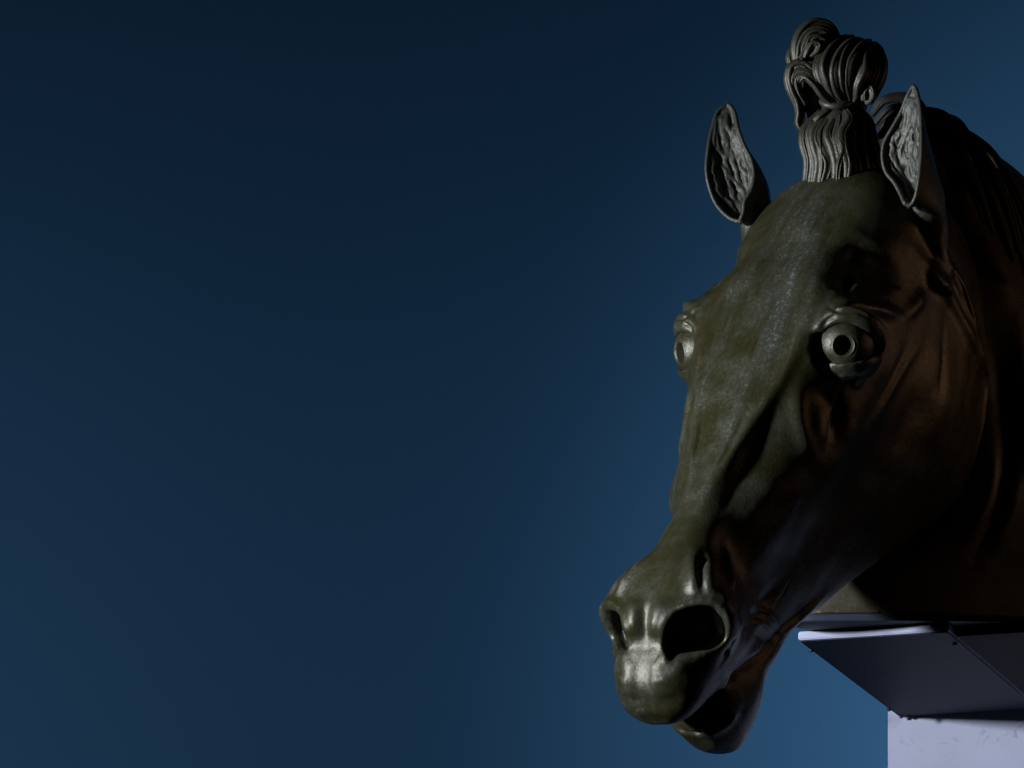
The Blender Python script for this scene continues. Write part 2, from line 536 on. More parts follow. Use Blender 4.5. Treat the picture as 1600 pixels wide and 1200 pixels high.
# ----------------------------------------------------------------- the bronze head
# half sections of the upper head: station b, then (a, c) from the brow line round to the throat
SECT = [
 (-70, [(0,-20),(40,-26),(80,-60),(105,-115),(115,-180),(110,-240),(95,-300),(60,-350),(30,-365),(0,-370)]),
 (0,   [(0,16),(45,12),(95,-12),(128,-60),(136,-120),(135,-200),(128,-290),(100,-375),(50,-388),(0,-390)]),
 (80,  [(0,32),(50,28),(100,8),(132,-35),(142,-100),(142,-200),(140,-310),(115,-412),(60,-412),(0,-400)]),
 (160, [(0,42),(55,38),(108,20),(130,-28),(144,-100),(146,-200),(144,-325),(118,-440),(80,-435),(0,-380)]),
 (230, [(0,50),(60,46),(120,27),(142,-14),(152,-92),(146,-200),(141,-322),(114,-452),(85,-440),(0,-350)]),
 (290, [(0,51),(62,46),(130,28),(150,-16),(154,-88),(140,-200),(133,-312),(107,-438),(80,-428),(0,-330)]),
 (340, [(0,48),(58,43),(118,22),(136,-18),(146,-90),(132,-190),(125,-300),(98,-415),(75,-408),(0,-320)]),
 (420, [(0,40),(50,35),(88,16),(112,-25),(138,-95),(112,-180),(105,-280),(82,-378),(60,-372),(0,-310)]),
 (520, [(0,28),(40,24),(68,7),(88,-28),(116,-96),(88,-170),(82,-250),(65,-325),(45,-325),(0,-290)]),
 (620, [(0,22),(32,18),(54,4),(66,-24),(84,-90),(70,-150),(66,-212),(52,-280),(35,-282),(0,-262)]),
 (700, [(0,25),(29,21),(48,7),(56,-18),(68,-76),(64,-130),(60,-180),(46,-228),(30,-232),(0,-225)]),
 (780, [(0,30),(30,27),(60,15),(90,-4),(94,-60),(78,-110),(68,-152),(50,-186),(28,-190),(0,-188)]),
 (830, [(0,27),(36,26),(76,16),(118,-10),(116,-58),(88,-98),(76,-130),(56,-155),(30,-160),(0,-158)]),
 (890, [(0,12),(34,12),(66,0),(88,-30),(90,-60),(84,-90),(75,-116),(57,-136),(30,-142),(0,-142)]),
 (912, [(0,-5),(30,-6),(60,-16),(80,-44),(84,-68),(79,-92),(71,-113),(55,-130),(29,-136),(0,-136)]),
 (930, [(0,-9),(26,-7),(52,-18),(74,-44),(79,-70),(75,-92),(68,-110),(52,-124),(28,-130),(0,-130)]),
 (950, [(0,-16),(25,-14),(50,-27),(70,-50),(75,-75),(71,-93),(63,-108),(48,-120),(26,-126),(0,-126)]),
 (968, [(0,-30),(24,-29),(46,-41),(63,-60),(68,-80),(63,-94),(55,-106),(42,-115),(23,-119),(0,-119)]),
 (985, [(0,-48),(20,-49),(39,-58),(52,-69),(56,-82),(53,-93),(46,-102),(36,-109),(19,-112),(0,-112)]),
 (1000, [(0,-70),(12,-70),(23,-73),(30,-79),(32,-86),(30,-92),(25,-97),(19,-101),(10,-103),(0,-103)]),
]
JAW = [
 (600, [(0,-236),(20,-236),(36,-240),(46,-246),(50,-254),(49,-264),(44,-274),(34,-282),(18,-286),(0,-287)]),
 (660, [(0,-222),(22,-222),(40,-226),(50,-232),(53,-240),(52,-252),(46,-264),(34,-272),(18,-276),(0,-277)]),
 (720, [(0,-216),(22,-216),(40,-218),(50,-223),(54,-232),(52,-246),(45,-254),(32,-261),(16,-264),(0,-265)]),
 (780, [(0,-184),(22,-184),(40,-187),(52,-206),(56,-220),(54,-232),(46,-248),(33,-259),(17,-264),(0,-266)]),
 (840, [(0,-158),(24,-158),(44,-160),(57,-174),(62,-212),(60,-232),(51,-252),(36,-264),(18,-271),(0,-273)]),
 (890, [(0,-147),(24,-147),(44,-150),(56,-168),(61,-208),(58,-232),(48,-252),(34,-264),(17,-270),(0,-272)]),
 (925, [(0,-158),(20,-158),(36,-163),(46,-178),(49,-208),(46,-230),(38,-250),(26,-262),(13,-267),(0,-268)]),
 (945, [(0,-182),(10,-182),(18,-186),(23,-194),(24,-208),(23,-218),(19,-228),(13,-234),(7,-237),(0,-238)]),
]


def remap(b):
    """muzzle stations drawn long: pull them in"""
    return b if b <= 600 else 600 + (b - 600) * (345.0 / 390.0)


def loft(sect, nu, nk):
    sect = [(remap(q[0]), q[1]) for q in sect]
    bs = np.array([s[0] for s in sect], float)
    K = np.array([s[1] for s in sect], float)                # stations x 10 x 2
    ub = np.linspace(bs[0], bs[-1], nu)
    Kb = np.stack([spline(bs, K[:, k, :], ub) for k in range(K.shape[1])], 1)
    V = []
    for i in range(nu):
        p = Kb[i]
        full = np.concatenate([p, (p[1:-1] * [-1, 1])[::-1]])
        nkk = len(full)
        ext = np.concatenate([full[-3:], full, full[:4]])
        t = np.arange(len(ext), dtype=float) - 3
        q = spline(t, ext, np.linspace(0, nkk, nk, endpoint=False))
        V.append(np.stack([np.full(nk, ub[i]), q[:, 0], q[:, 1]], 1))
    V = np.concatenate(V); F = grid_faces(nu, nk, True)
    V = np.concatenate([V, [V[:nk].mean(0), V[-nk:].mean(0)]]); c0, c1 = nu * nk, nu * nk + 1
    for j in range(nk):
        F.append((c0, (j + 1) % nk, j)); F.append((c1, (nu - 1) * nk + j, (nu - 1) * nk + (j + 1) % nk))
    return V, F


parts = []
v, f = loft(SECT, 240, 180); parts.append((fromH(v), f))
v, f = loft(JAW, 90, 110); parts.append((fromH(v), f))

# eyeball centre and its lids, which are part of the head's skin
EYE = (305, 132, -19); ER = 45.0
EYEC = H(*EYE)


def on_ball(px, py, r):
    """ray through a photo pixel against the near eyeball grown to radius r"""
    d = W(px, py) - CAMP; d = d / np.linalg.norm(d)
    oc = CAMP - EYEC; bq = oc @ d; cq = oc @ oc - (r * S)**2; disc = bq * bq - cq
    t = -bq - (math.sqrt(disc) if disc > 0 else 0)
    p = CAMP + t * d
    if disc <= 0: p = EYEC + (p - EYEC) / np.linalg.norm(p - EYEC) * r * S
    return p


def px_field(co, poly, both=True):
    """signed pixel distance inside a photo outline, for points on the near side (facing the lens)"""
    q = pix(co); P = np.asarray(poly, float)
    lo = P.min(0) - 2; hi = P.max(0) + 2
    idx = np.nonzero(np.all((q > lo) & (q < hi), 1))[0]
    Q = q[idx]; ins = np.zeros(len(idx), bool); dist = np.full(len(idx), 1e9)
    for i in range(len(P)):
        A, B = P[i], P[(i + 1) % len(P)]
        c = ((A[1] > Q[:, 1]) != (B[1] > Q[:, 1])) & (Q[:, 0] < (B[0] - A[0]) * (Q[:, 1] - A[1]) / (B[1] - A[1] + 1e-12) + A[0])
        ins ^= c
        d = B - A; t = np.clip(((Q - A) @ d) / (d @ d), 0, 1)
        dist = np.minimum(dist, np.linalg.norm(Q - A - t[:, None] * d, axis=1))
    return idx, np.where(ins, dist, -dist)


def sink(co, poly, depth, direction, edge, near_test):
    """hollow the near side inside a photo outline, then the same hollow on the far side of the head"""
    D = MH @ np.array(direction, float); D = D / np.linalg.norm(D) * depth * S
    for far in (False, True):
        src = mirror(co) if far else co
        idx, sd = px_field(src, poly)
        hq = toH(src[idx])
        k = near_test(hq)
        if far: sd = sd - 6
        t = np.clip(sd / edge, 0, 1); t = t * t * (3 - 2 * t) * k
        if far:
            q = src[idx] + t[:, None] * D; co[idx] = mirror(q)
        else:
            co[idx] = co[idx] + t[:, None] * D
    return co


def arc(pts, n=24):
    return curve(pts, n)


NOSTRIL = arc([(1047,1040),(1040,1020),(1039,1000),(1046,972),(1068,952),(1100,944),(1128,952),(1140,975),(1137,1000),(1118,1016),(1085,1024),(1060,1032),(1047,1040)], 60)[:-1]
SOCKET = arc([(1268,545),(1274,518),(1298,500),(1335,496),(1364,511),(1380,545),(1360,568),(1332,577),(1300,577),(1277,569),(1268,545)], 60)[:-1]
V0 = parts[0][0]
t0 = Surf(type('m', (), {'vertices': [type('v', (), {'co': c})() for c in V0], 'polygons': [type('p', (), {'vertices': f_})() for f_ in parts[0][1]]}))
rim = np.array([t0.cast(x, y)[0] for x, y in arc([(1052,1046),(1041,1026),(1037,1000),(1044,970),(1067,949),(1100,941),(1130,949),(1143,974),(1139,1002),(1119,1020),(1086,1029),(1056,1040)], 70)])
for _ in range(3): rim[1:-1] = (rim[:-2] + 2 * rim[1:-1] + rim[2:]) / 4
rim = rim - (MH @ np.array([0, 1., 0])) * 2.5
for q in (rim, mirror(rim)):
    parts.append(tube_mesh(q, 6.5 * S * (.12 + .88 * np.sin(np.linspace(.05, math.pi - .05, 70))**.6) * np.interp(np.linspace(0, 1, 70), [0, .45, .62, 1], [1, 1, .45, .35]), 12))
for gp, gv, gr in (((245, -135, 20), (0, -23, 6), (62, 48, 58)), ((420, -128, -80), (0, -13, 0), (120, 70, 90)), ((555, -105, -90), (0, -20, 6), (55, 50, 55)), ((125, -140, -50), (0, -20, 6), (90, 60, 80))):
    V0 = grab(V0, gp, gv, gr, False)
V0 = sink(V0, NOSTRIL, 62, (-.45, -.75, -.45), 16, lambda q: (q[:, 1] > 25) & (q[:, 0] > 700))
V0 = sink(V0, SOCKET, 56, (.1, -.8, -.6), 12, lambda q: (q[:, 1] > 60) & (q[:, 0] < 420))
parts[0] = (V0, parts[0][1])
U0 = arc([(1283,523),(1292,512),(1306,506),(1322,504),(1340,508),(1357,518),(1369,532),(1378,547)], 30)
U1 = arc([(1275,516),(1287,498),(1309,488),(1338,489),(1364,502),(1384,522),(1396,546)], 30)
L0 = arc([(1282,560),(1300,567),(1320,569),(1340,567),(1358,560),(1370,552),(1378,547)], 30)
L1 = arc([(1276,580),(1300,598),(1326,602),(1350,592),(1374,572),(1396,548)], 30)
lids = []
for a_, b_, lo, hi in ((U0, U1, 2.5, 12.0), (L0, L1, 2.0, 10.0)):
    for f_ in np.linspace(0, 1, 5):
        lids.append((np.array([on_ball(x, y, ER + lo + (hi - lo) * f_) for x, y in a_ * (1 - f_) + b_ * f_]), 4.2 + 5.0 * f_))
for path, r in lids:
    n = len(path)
    rad = r * S * (0.3 + 0.7 * np.sin(np.linspace(.15, math.pi - .15, n))**.6)
    for q in (path, mirror(path)): parts.append(tube_mesh(q, rad, 10))
# roots of the ears, one casting with the skull
for root in ([((1450,262,-70),12),((1451,285,-66),24),((1450,318,-46),30),((1448,350,-8),36),((1442,395,30),46),((1430,440,40),60)],
             [((1186,285,84),12),((1184,300,86),22),((1181,328,92),27),((1183,356,100),31),((1192,395,112),40),((1206,430,130),50)]):
    rp = np.array([W(*c) for c, r in root]); rr = np.array([q[1] for q in root], float) * S
    parts.append(tube_mesh(curve(rp, 24), spline(np.linspace(0, 1, len(rr)), rr, np.linspace(0, 1, 24)), 28))
rp = curve([(1309,225,20),(1310,255,20),(1311,280,26),(1312,310,40),(1312,340,60)], 24)
parts.append(tube_mesh(np.array([W(*q) for q in rp]), spline(np.linspace(0, 1, 5), np.array([20, 32, 50, 82, 100.]), np.linspace(0, 1, 24)) * S, 32))
Vh, Fh = join(parts)
me = remesh(Vh, Fh, 7 * S, 2)
surf = Surf(me)
bpy.data.meshes.remove(me)
me = remesh(Vh, Fh, 4.2 * S, 3)
BIG = [
 # temple hollow, brow rim, zygomatic arch
 ([(1385,385),(1368,430),(1375,462)], 38, -13),
 ([(1328,432),(1340,444)], 13, -11),
 ([(1352,362),(1330,405),(1322,440),(1345,462)], 26, -17),
 ([(1284,484),(1300,479),(1325,476),(1355,480),(1388,489),(1412,497)], 11, 11),
 ([(1412,497),(1428,478),(1445,455)], 13, 7),
 ([(1424,385),(1448,415),(1468,439),(1488,474),(1520,537),(1544,593)], 12, 8),
 ([(1464,378),(1485,420),(1509,468),(1528,529)], 10, 8),
 # facial crest and the hollows round it
 ([(1250,592),(1247,640),(1260,690),(1280,716)], 14, 7),
 ([(1285,612),(1283,660),(1287,712)], 19, 5),
 ([(1236,596),(1190,690),(1138,785),(1104,850)], 32, -17),
 ([(1272,590),(1300,640),(1320,700)], 22, -8),
 ([(1330,620),(1305,690),(1270,770),(1210,860)], 26, -9),
 ([(1222,722),(1190,770),(1150,808)], 24, 3),
 # brow hollow in front of the eye
 
 ([(1280,440),(1262,500),(1232,570),(1165,675),(1106,760),(1068,835)], 13, 7),
 ([(1270,350),(1262,420),(1248,480)], 26, 6),
 ([(1215,360),(1195,420)], 40, -5),
 # folds over the nostril
 ([(1086,860),(1082,895),(1090,935)], 11, 11),
 ([(1110,872),(1106,900),(1110,935)], 11, 10),
 ([(1098,865),(1095,900),(1100,932)], 5, -7),
 ([(1134,850),(1138,885),(1146,930)], 10, 8),
 # nostril rim
 ([(1112,1098),(1126,1076),(1131,1056)], 13, 7),
 # muzzle front
 ([(988,930),(985,955),(990,1000)], 15, 5),
 ([(1025,925),(1024,960),(1022,1000)], 14, 5),
 ([(1007,925),(1006,965),(1005,1015)], 9, -3),
 ([(965,958),(973,990),(985,1028)], 8, -9),
 ([(976,1034),(1000,1034),(1030,1038)], 22, -1.5),
 ([(982,1048),(988,1096)], 22, 3.4), ([(1038,1046),(1048,1096)], 22, 3.4), ([(1010,1040),(1014,1070),(1020,1102)], 9, -2),  ([(1063,1030),(1060,1055)], 13, 3),
 # mouth corner folds
 ([(1180,948),(1202,962),(1216,985)], 8, 7), ([(1172,968),(1194,978),(1208,1000)], 7, 7),
 ([(1140,1050),(1170,1022),(1200,1000)], 10, 7),
 ([(1220,905),(1195,945),(1165,985)], 14, -8),
 # cheek
 ([(1440,520),(1470,620),(1480,720)], 60, 7),
 ([(1498,450),(1524,525),(1541,600),(1544,655),(1532,722),(1495,790)], 9, 5),
 ([(1448,513),(1420,560),(1385,620),(1340,700)], 12, 4),
 ([(1475,508),(1470,560),(1462,640)], 8, -2.5),
 ([(1420,540),(1390,600),(1360,660)], 9, -3),
 ([(1290,930),(1250,965),(1225,990)], 8, 6),
]
FINE = [
 ([(1062,1137),(1082,1147),(1104,1142),(1120,1128)], 4, -3.5), ([(1100,1152),(1135,1132),(1158,1096)], 9, 3),
 ([(1098,640),(1092,680),(1080,740)], 5, -3), ([(1063,600),(1068,650),(1062,700)], 4, -2.5),
 ([(1284,513),(1293,500),(1309,492)], 3, -3),
 ([(1292,480),(1310,486),(1340,487),(1365,500)], 3.5, -4),
 ([(1025,1058),(1027,1060)], 5, .7), ([(1037,1057),(1039,1059)], 5, .7),
 ([(1190,955),(1208,972)], 3, -3), ([(1186,972),(1203,990)], 3, -3), ([(1180,990),(1196,1004)], 3, -2.5),
 ([(1240,900),(1215,940),(1190,960)], 3, -1.5),
 ([(1476,400),(1500,455),(1522,520)], 3, -3),
]
apply_strokes(me, surf, BIG)
Vb = get_co(me); Fb = [tuple(q.vertices) for q in me.polygons]
bpy.data.meshes.remove(me)
me = remesh(Vb, Fb, 2.4 * S, 4)
apply_strokes(me, surf, FINE)
co = get_co(me)
# hammered, hand-finished surface: low uneven waves in the casting
def waves(co, amp, scale, seed):
    r = np.random.default_rng(seed); q = co / S; d = np.zeros(len(q))
    for k in range(14):
        v = r.normal(size=3); v /= np.linalg.norm(v); d += np.sin(q @ v * (2 * np.pi / (scale * r.uniform(.6, 1.6))) + r.uniform(0, 6.28))
    return d / 14**.5 * amp * S
set_co(me, co + get_no(me) * (waves(co, .9, 75, 3) + waves(co, .07, 24, 5))[:, None])
me.materials.append(M_BRONZE)
me.polygons.foreach_set('use_smooth', [True] * len(me.polygons))

head = bpy.data.objects.new('head', me); COL.objects.link(head)
for o in (head,): set_parent(o, statue)

# eyeballs with a drilled pupil
GAZE = on_ball(1318, 540, ER) - EYEC; GAZE /= np.linalg.norm(GAZE)


def eyeball(c, g):
    g = g / np.linalg.norm(g)
    x = np.cross(g, [0, 0, 1]); x /= np.linalg.norm(x); y = np.cross(g, x)
    th = np.r_[0, np.linspace(.02, .33, 14), np.linspace(.335, .40, 6), np.linspace(.42, .60, 7), np.linspace(.605, .66, 4), np.linspace(.7, 2.6, 22)]
    n = 56; Vv = []
    for t in th:
        r = ER
        if t < .40: r = ER - 26 * min(1, max(0, (.385 - t) / .08)) * 1.3
        elif t < .50: r = ER - .5 * (.50 - t) / .07
        a = np.linspace(0, 2 * np.pi, n, endpoint=False)
        Vv.append(r * S * (math.cos(t) * g + math.sin(t) * (np.cos(a)[:, None] * x + np.sin(a)[:, None] * y)))
    return np.concatenate(Vv) + c, grid_faces(len(th), n, True)


for c, g in ((EYEC, GAZE), (mirror(EYEC), mirror(EYEC + GAZE) - mirror(EYEC))):
    v, f = eyeball(c, g)
    set_parent(recentre(mesh_obj('eyeball', v, f, M_BRONZE)), statue)

# neck
NECK = [  # centre px, py, depth; long half-axis px, py, depth; lateral half depth
 ((1506,985,287),(254,0,92),80),
 ((1508,965,285),(248,-4,90),78),
 ((1528,900,285),(226,-16,74),78),
 ((1560,800,295),(208,-55,15),96),
 ((1580,690,310),(190,-100,0),112),
 ((1568,590,305),(150,-140,20),118),
 ((1520,480,285),(120,-160,30),112),
 ((1465,390,255),(86,-150,30),98),
 ((1410,330,200),(50,-105,30),80),
]


def neck_mesh(nu=120, nk=160):
    t = np.arange(len(NECK), dtype=float); u = np.linspace(0, len(NECK) - 1, nu)
    C = spline(t, np.array([q[0] for q in NECK]), u); U = spline(t, np.array([q[1] for q in NECK]), u); L = spline(t, np.array([q[2] for q in NECK], float), u)
    V = []
    a = np.linspace(0, 2 * np.pi, nk, endpoint=False)
    for i in range(nu):
        c = W(*C[i]); uu = W(*(C[i] + U[i])) - c; ll = np.array([0.18, 1, 0]) * L[i] * S
        V.append(c + np.cos(a)[:, None] * uu + (np.sin(a) * (1 - .45 * np.clip(-np.cos(a), 0, 1)**2))[:, None] * ll)
    V = np.concatenate(V); F = grid_faces(nu, nk, True)
    V = np.concatenate([V, [V[:nk].mean(0), V[-nk:].mean(0)]]); c0, c1 = nu * nk, nu * nk + 1
    for j in range(nk):
        F.append((c0, (j + 1) % nk, j)); F.append((c1, (nu - 1) * nk + j, (nu - 1) * nk + (j + 1) % nk))
    return V, F


v, f = neck_mesh()
v[:, 2] = np.maximum(v[:, 2], DISC_TOP + .0005)
mn = remesh(v, f, 4 * S, 3)
sn = Surf(mn)
apply_strokes(mn, sn, [
 ([(1545,520),(1570,600),(1575,700),(1560,800)], 20, -13, 'g', False),
 ([(1590,500),(1600,600),(1604,700)], 14, 7, 'g', False),
 ([(1560,690),(1545,780),(1500,860)], 10, 6, 'g', False),
 ([(1590,720),(1580,800),(1540,880)], 12, 7, 'g', False),
 ([(1575,700),(1562,790),(1520,870)], 7, -6, 'g', False),
 ([(1510,350),(1550,420),(1585,500)], 26, 6, 'g', False),
 ([(1640,600),(1640,720),(1600,840)], 18, -9, 'g', False),
])
mn.materials.append(M_NECK); mn.polygons.foreach_set('use_smooth', [True] * len(mn.polygons))
neck = bpy.data.objects.new('neck', mn); COL.objects.link(neck); set_parent(neck, statue)

# ears: leaf shaped cups with a rolled rim and ragged hair inside
def ear(name, left, right, dl, dr, bulge, hairs, seed):
    n = 60
    A = curve([(x, y, d) for (x, y), d in zip(left, dl)], n); B = curve([(x, y, d) for (x, y), d in zip(right, dr)], n)
    A = np.array([W(*p) for p in A]); B = np.array([W(*p) for p in B])
    bg = spline(np.linspace(0, 1, len(bulge)), np.array(bulge, float), np.linspace(0, 1, n)) * S
    m = 30; al = np.linspace(0, np.pi, m)
    out = []; inn = []
    th = 5 * S
    for i in range(n):
        mid = (A[i] + B[i]) / 2; half = (A[i] - B[i]) / 2
        bd = bg[i]
        out.append(mid + np.cos(al)[:, None] * half * 1.0 + np.sin(al)[:, None] * bd)
        nb = np.linalg.norm(bd) + 1e-9
        inn.append(mid + np.cos(al)[:, None] * half * .93 + np.sin(al)[:, None] * bd * max(0.0, 1 - th * 1.6 / nb) * .50)
    out = np.array(out); inn = np.array(inn)
    ring = np.concatenate([out, inn[:, ::-1]], 1)      # closed section
    k = ring.shape[1]
    V = ring.reshape(-1, 3); F = grid_faces(n, k, True)
    V = np.concatenate([V, [ring[0].mean(0), ring[-1].mean(0)]]); c0, c1 = n * k, n * k + 1
    for j in range(k):
        F.append((c0, (j + 1) % k, j)); F.append((c1, (n - 1) * k + j, (n - 1) * k + (j + 1) % k))
    P = [(V, F)]
    rim = np.concatenate([A[::-1], B[1:]])
    P.append(tube_mesh(rim, 3.6 * S, 8)); P.append(tube_mesh(np.array([A[-1], (A[-1] + B[-1]) / 2 + bg[-1] * .1, B[-1]]), 4.2 * S, 8))
    r = np.random.default_rng(seed)
    for h in range(int(hairs * .8)):
        i0 = int(r.uniform(.10, .75) * n); ln = int(r.uniform(.16, .36) * n); j0 = r.uniform(.10, .90); dj = r.uniform(-.16, .16) + (.5 - j0) * .35
        pts = []
        for q in range(10):
            i = min(n - 1, i0 + int(ln * q / 9)); j = np.clip(j0 + dj * q / 9 + .018 * math.sin(q * 1.5 + h), .04, .96) * (m - 1)
            ja = int(j); fr = j - ja; p = inn[i, ja] * (1 - fr) + inn[i, min(m - 1, ja + 1)] * fr
            pts.append(p - bg[i] / (np.linalg.norm(bg[i]) + 1e-9) * 2.6 * S * math.sin(q / 9 * math.pi))
        pts = np.array(pts)
        P.append(tube_mesh(pts, (r.uniform(2.4, 5.5) * S) * np.sin(np.linspace(.25, np.pi - .25, 10))**.6, 6))
    v, f = join(P)
    me = remesh(v, f, 1.4 * S, 1)
    me.materials.append(M_EAR); me.polygons.foreach_set('use_smooth', [True] * len(me.polygons))
    o = bpy.data.objects.new('ear', me); COL.objects.link(o); recentre(o); set_parent(o, statue)
    return o


ear('ear',
    [(1427,134),(1418,150),(1408,175),(1393,202),(1382,222),(1379,246),(1385,270),(1397,285),(1407,303),(1413,317)],
    [(1429,134),(1434,148),(1438,170),(1440,205),(1440,235),(1438,262),(1435,286),(1431,306),(1426,317),(1420,322)],
    [-96,-92,-84,-76,-70,-68,-70,-78,-88,-98], [-98,-104,-112,-120,-124,-126,-126,-122,-116,-106],
    [(1,0,0),(6,10,-1),(13,18,-2),(22,28,-3),(34,38,-3),(46,46,-4),(54,50,-5),(58,50,-7),(58,48,-9),(56,46,-10)],
    90, 3)
ear('ear',
    [(1137,163),(1124,172),(1113,200),(1106,236),(1104,268),(1110,298),(1121,322),(1134,336),(1144,343),(1150,345)],
    [(1139,163),(1146,172),(1153,200),(1163,228),(1173,248),(1178,272),(1174,296),(1163,316),(1161,333),(1156,345)],
    [92,90,84,78,76,76,74,72,66,62], [90,84,74,66,60,56,54,54,54,56],
    [(1,0,0),(5,10,0),(12,20,0),(20,30,-1),(30,42,-2),(42,48,-3),(52,50,-4),(56,48,-6),(54,46,-8),(50,44,-10)],
    100, 11)

# forelock: a tuft gathered by a tie, with a bun of curls above it
fore = bpy.data.objects.new('forelock', None); COL.objects.link(fore)


def lock(path, r, d, strands=3, seed=0, flat=.75, name='lock', parent=None, mat=None, ns=9, n=34, tip=.45):
    """one lock of hair: a cord with finer strands twisted along it; path in photo pixels, d its depths"""
    r_ = np.random.default_rng(seed)
    path = np.asarray(path, float)
    dd = np.interp(np.linspace(0, 1, len(path)), np.linspace(0, 1, len(d)), d)
    P = np.array([W(*p) for p in curve(np.column_stack([path, dd]), n)])
    t = np.linspace(0, 1, n)
    env = (tip + (1 - tip) * np.sin(np.pi * np.clip(t * .9 + .05, 0, 1))**.7)
    R = r * .86 * S * env
    Q = [tube_mesh(P, R, ns, flat)]
    T = np.gradient(P, axis=0); T /= np.linalg.norm(T, axis=1)[:, None] + 1e-12
    up = np.array([.3, -.9, .1]); Nn = up - T * (T @ up)[:, None]; Nn /= np.linalg.norm(Nn, axis=1)[:, None] + 1e-9
    Bn = np.cross(T, Nn)
    for k in range(strands):
        ph = (k + .5) / strands * np.pi + r_.uniform(-.4, .4); sw = r_.uniform(-.6, .6)
        an = ph + sw * np.sin(t * np.pi * r_.uniform(.8, 1.8))
        C = P + R[:, None] * (np.cos(an)[:, None] * Bn * .82 + np.sin(an)[:, None] * Nn * flat * .82)
        Q.append(tube_mesh(C, R * r_.uniform(.34, .5), 6))
    v, f = join(Q)
    o = recentre(mesh_obj(name, v, f, mat or M_HAIR))
    set_parent(o, parent or fore)
    return o


def z4(pts): return [(1200 + x / 4.2875, 20 + y / 4.2875) for x, y in pts]


def core(blobs, voxel, mat, name, parent):
    v, f = join(blobs); me = remesh(v, f, voxel * S, 4)
    me.materials.append(mat); me.polygons.foreach_set('use_smooth', [True] * len(me.polygons))
    o = bpy.data.objects.new(name, me); COL.objects.link(o); recentre(o); set_parent(o, parent); return o


fore.location = H(0, 0, 0); bpy.context.view_layer.update()
set_parent(fore, statue)
tuft = curve([(1308,168,20),(1305,200,16),(1305,235,14),(1310,262,18),(1312,285,30)], 30)
trad = spline(np.array([0, .25, .55, .8, 1.]), np.array([27, 33, 38, 42, 46.]), np.linspace(0, 1, 30)) * S
c1 = core([tube_mesh(np.array([W(*p) for p in tuft]), trad, 28),
           ellipsoid(W(1328,112,22), np.array([[40,0,0],[0,40,0],[0,0,42]]) * S),
           ellipsoid(W(1269,146,16), np.array([[21,0,0],[0,12,0],[0,0,42]]) * S),
           ellipsoid(W(1357,145,18), np.array([[12,0,0],[0,10,0],[0,0,14]]) * S), ellipsoid(W(1338,166,24), np.array([[18,0,0],[0,14,0],[0,0,14]]) * S),
           ellipsoid(W(1264,100,18), np.array([[24,0,0],[0,14,0],[0,0,26]]) * S),
           ellipsoid(W(1276,66,14), np.array([[22,0,0],[0,26,0],[0,0,22]]) * S)], 3, M_HAIR, 'hair_mass', fore)
lower = [
 ([(350,660),(300,720),(240,790),(235,880),(262,980),(272,1060)], 7.5), ([(375,655),(310,720),(258,800),(275,900),(300,1000),(300,1075)], 7),
 ([(405,655),(370,715),(305,790),(305,880),(335,980),(330,1075)], 7.5), ([(430,655),(385,740),(345,830),(372,920),(402,1000),(378,1085)], 8.5),
 ([(455,655),(432,730),(395,810),(425,900),(452,1000),(448,1095)], 7.5), ([(510,650),(538,720),(490,810),(500,920),(528,1010),(518,1095)], 9),
 ([(530,650),(582,740),(560,850),(565,930),(592,990),(590,1090)], 8), ([(565,640),(622,720),(622,850),(640,960),(660,1070)], 8),
 ([(600,655),(668,740),(690,850),(718,960),(770,1060)], 9), ([(470,652),(470,740),(450,830),(470,930),(485,1010),(490,1090)], 6),
 ([(590,650),(645,730),(655,850),(680,970),(710,1060)], 7),
 ([(420,655),(395,730),(350,810),(350,900),(362,1000),(356,1085)], 6.5), ([(365,660),(320,720),(275,790),(285,890),(312,990),(316,1080)], 6.5),
 ([(500,652),(505,740),(468,830),(500,930),(478,1010),(470,1095)], 6), ([(548,648),(560,740),(530,850),(545,930),(560,1000),(555,1095)], 7.5),
]
for k, (p, r) in enumerate(lower):
    p = p[:-1] + [(p[-1][0] + (p[-1][0] - 480) * .10, p[-1][1] + 70)]
    m = 0.5 - (p[2][0] - 235) / 470
    dep = [-2 + abs(m) * 16, -22 + abs(m) * 44, -34 + abs(m) * 62, -38 + abs(m) * 66, -24 + abs(m) * 60]
    lock(z4(p), r * 1.18, dep, (1, 1, 0, 2, 1)[k % 5], k, flat=.95, tip=.62)
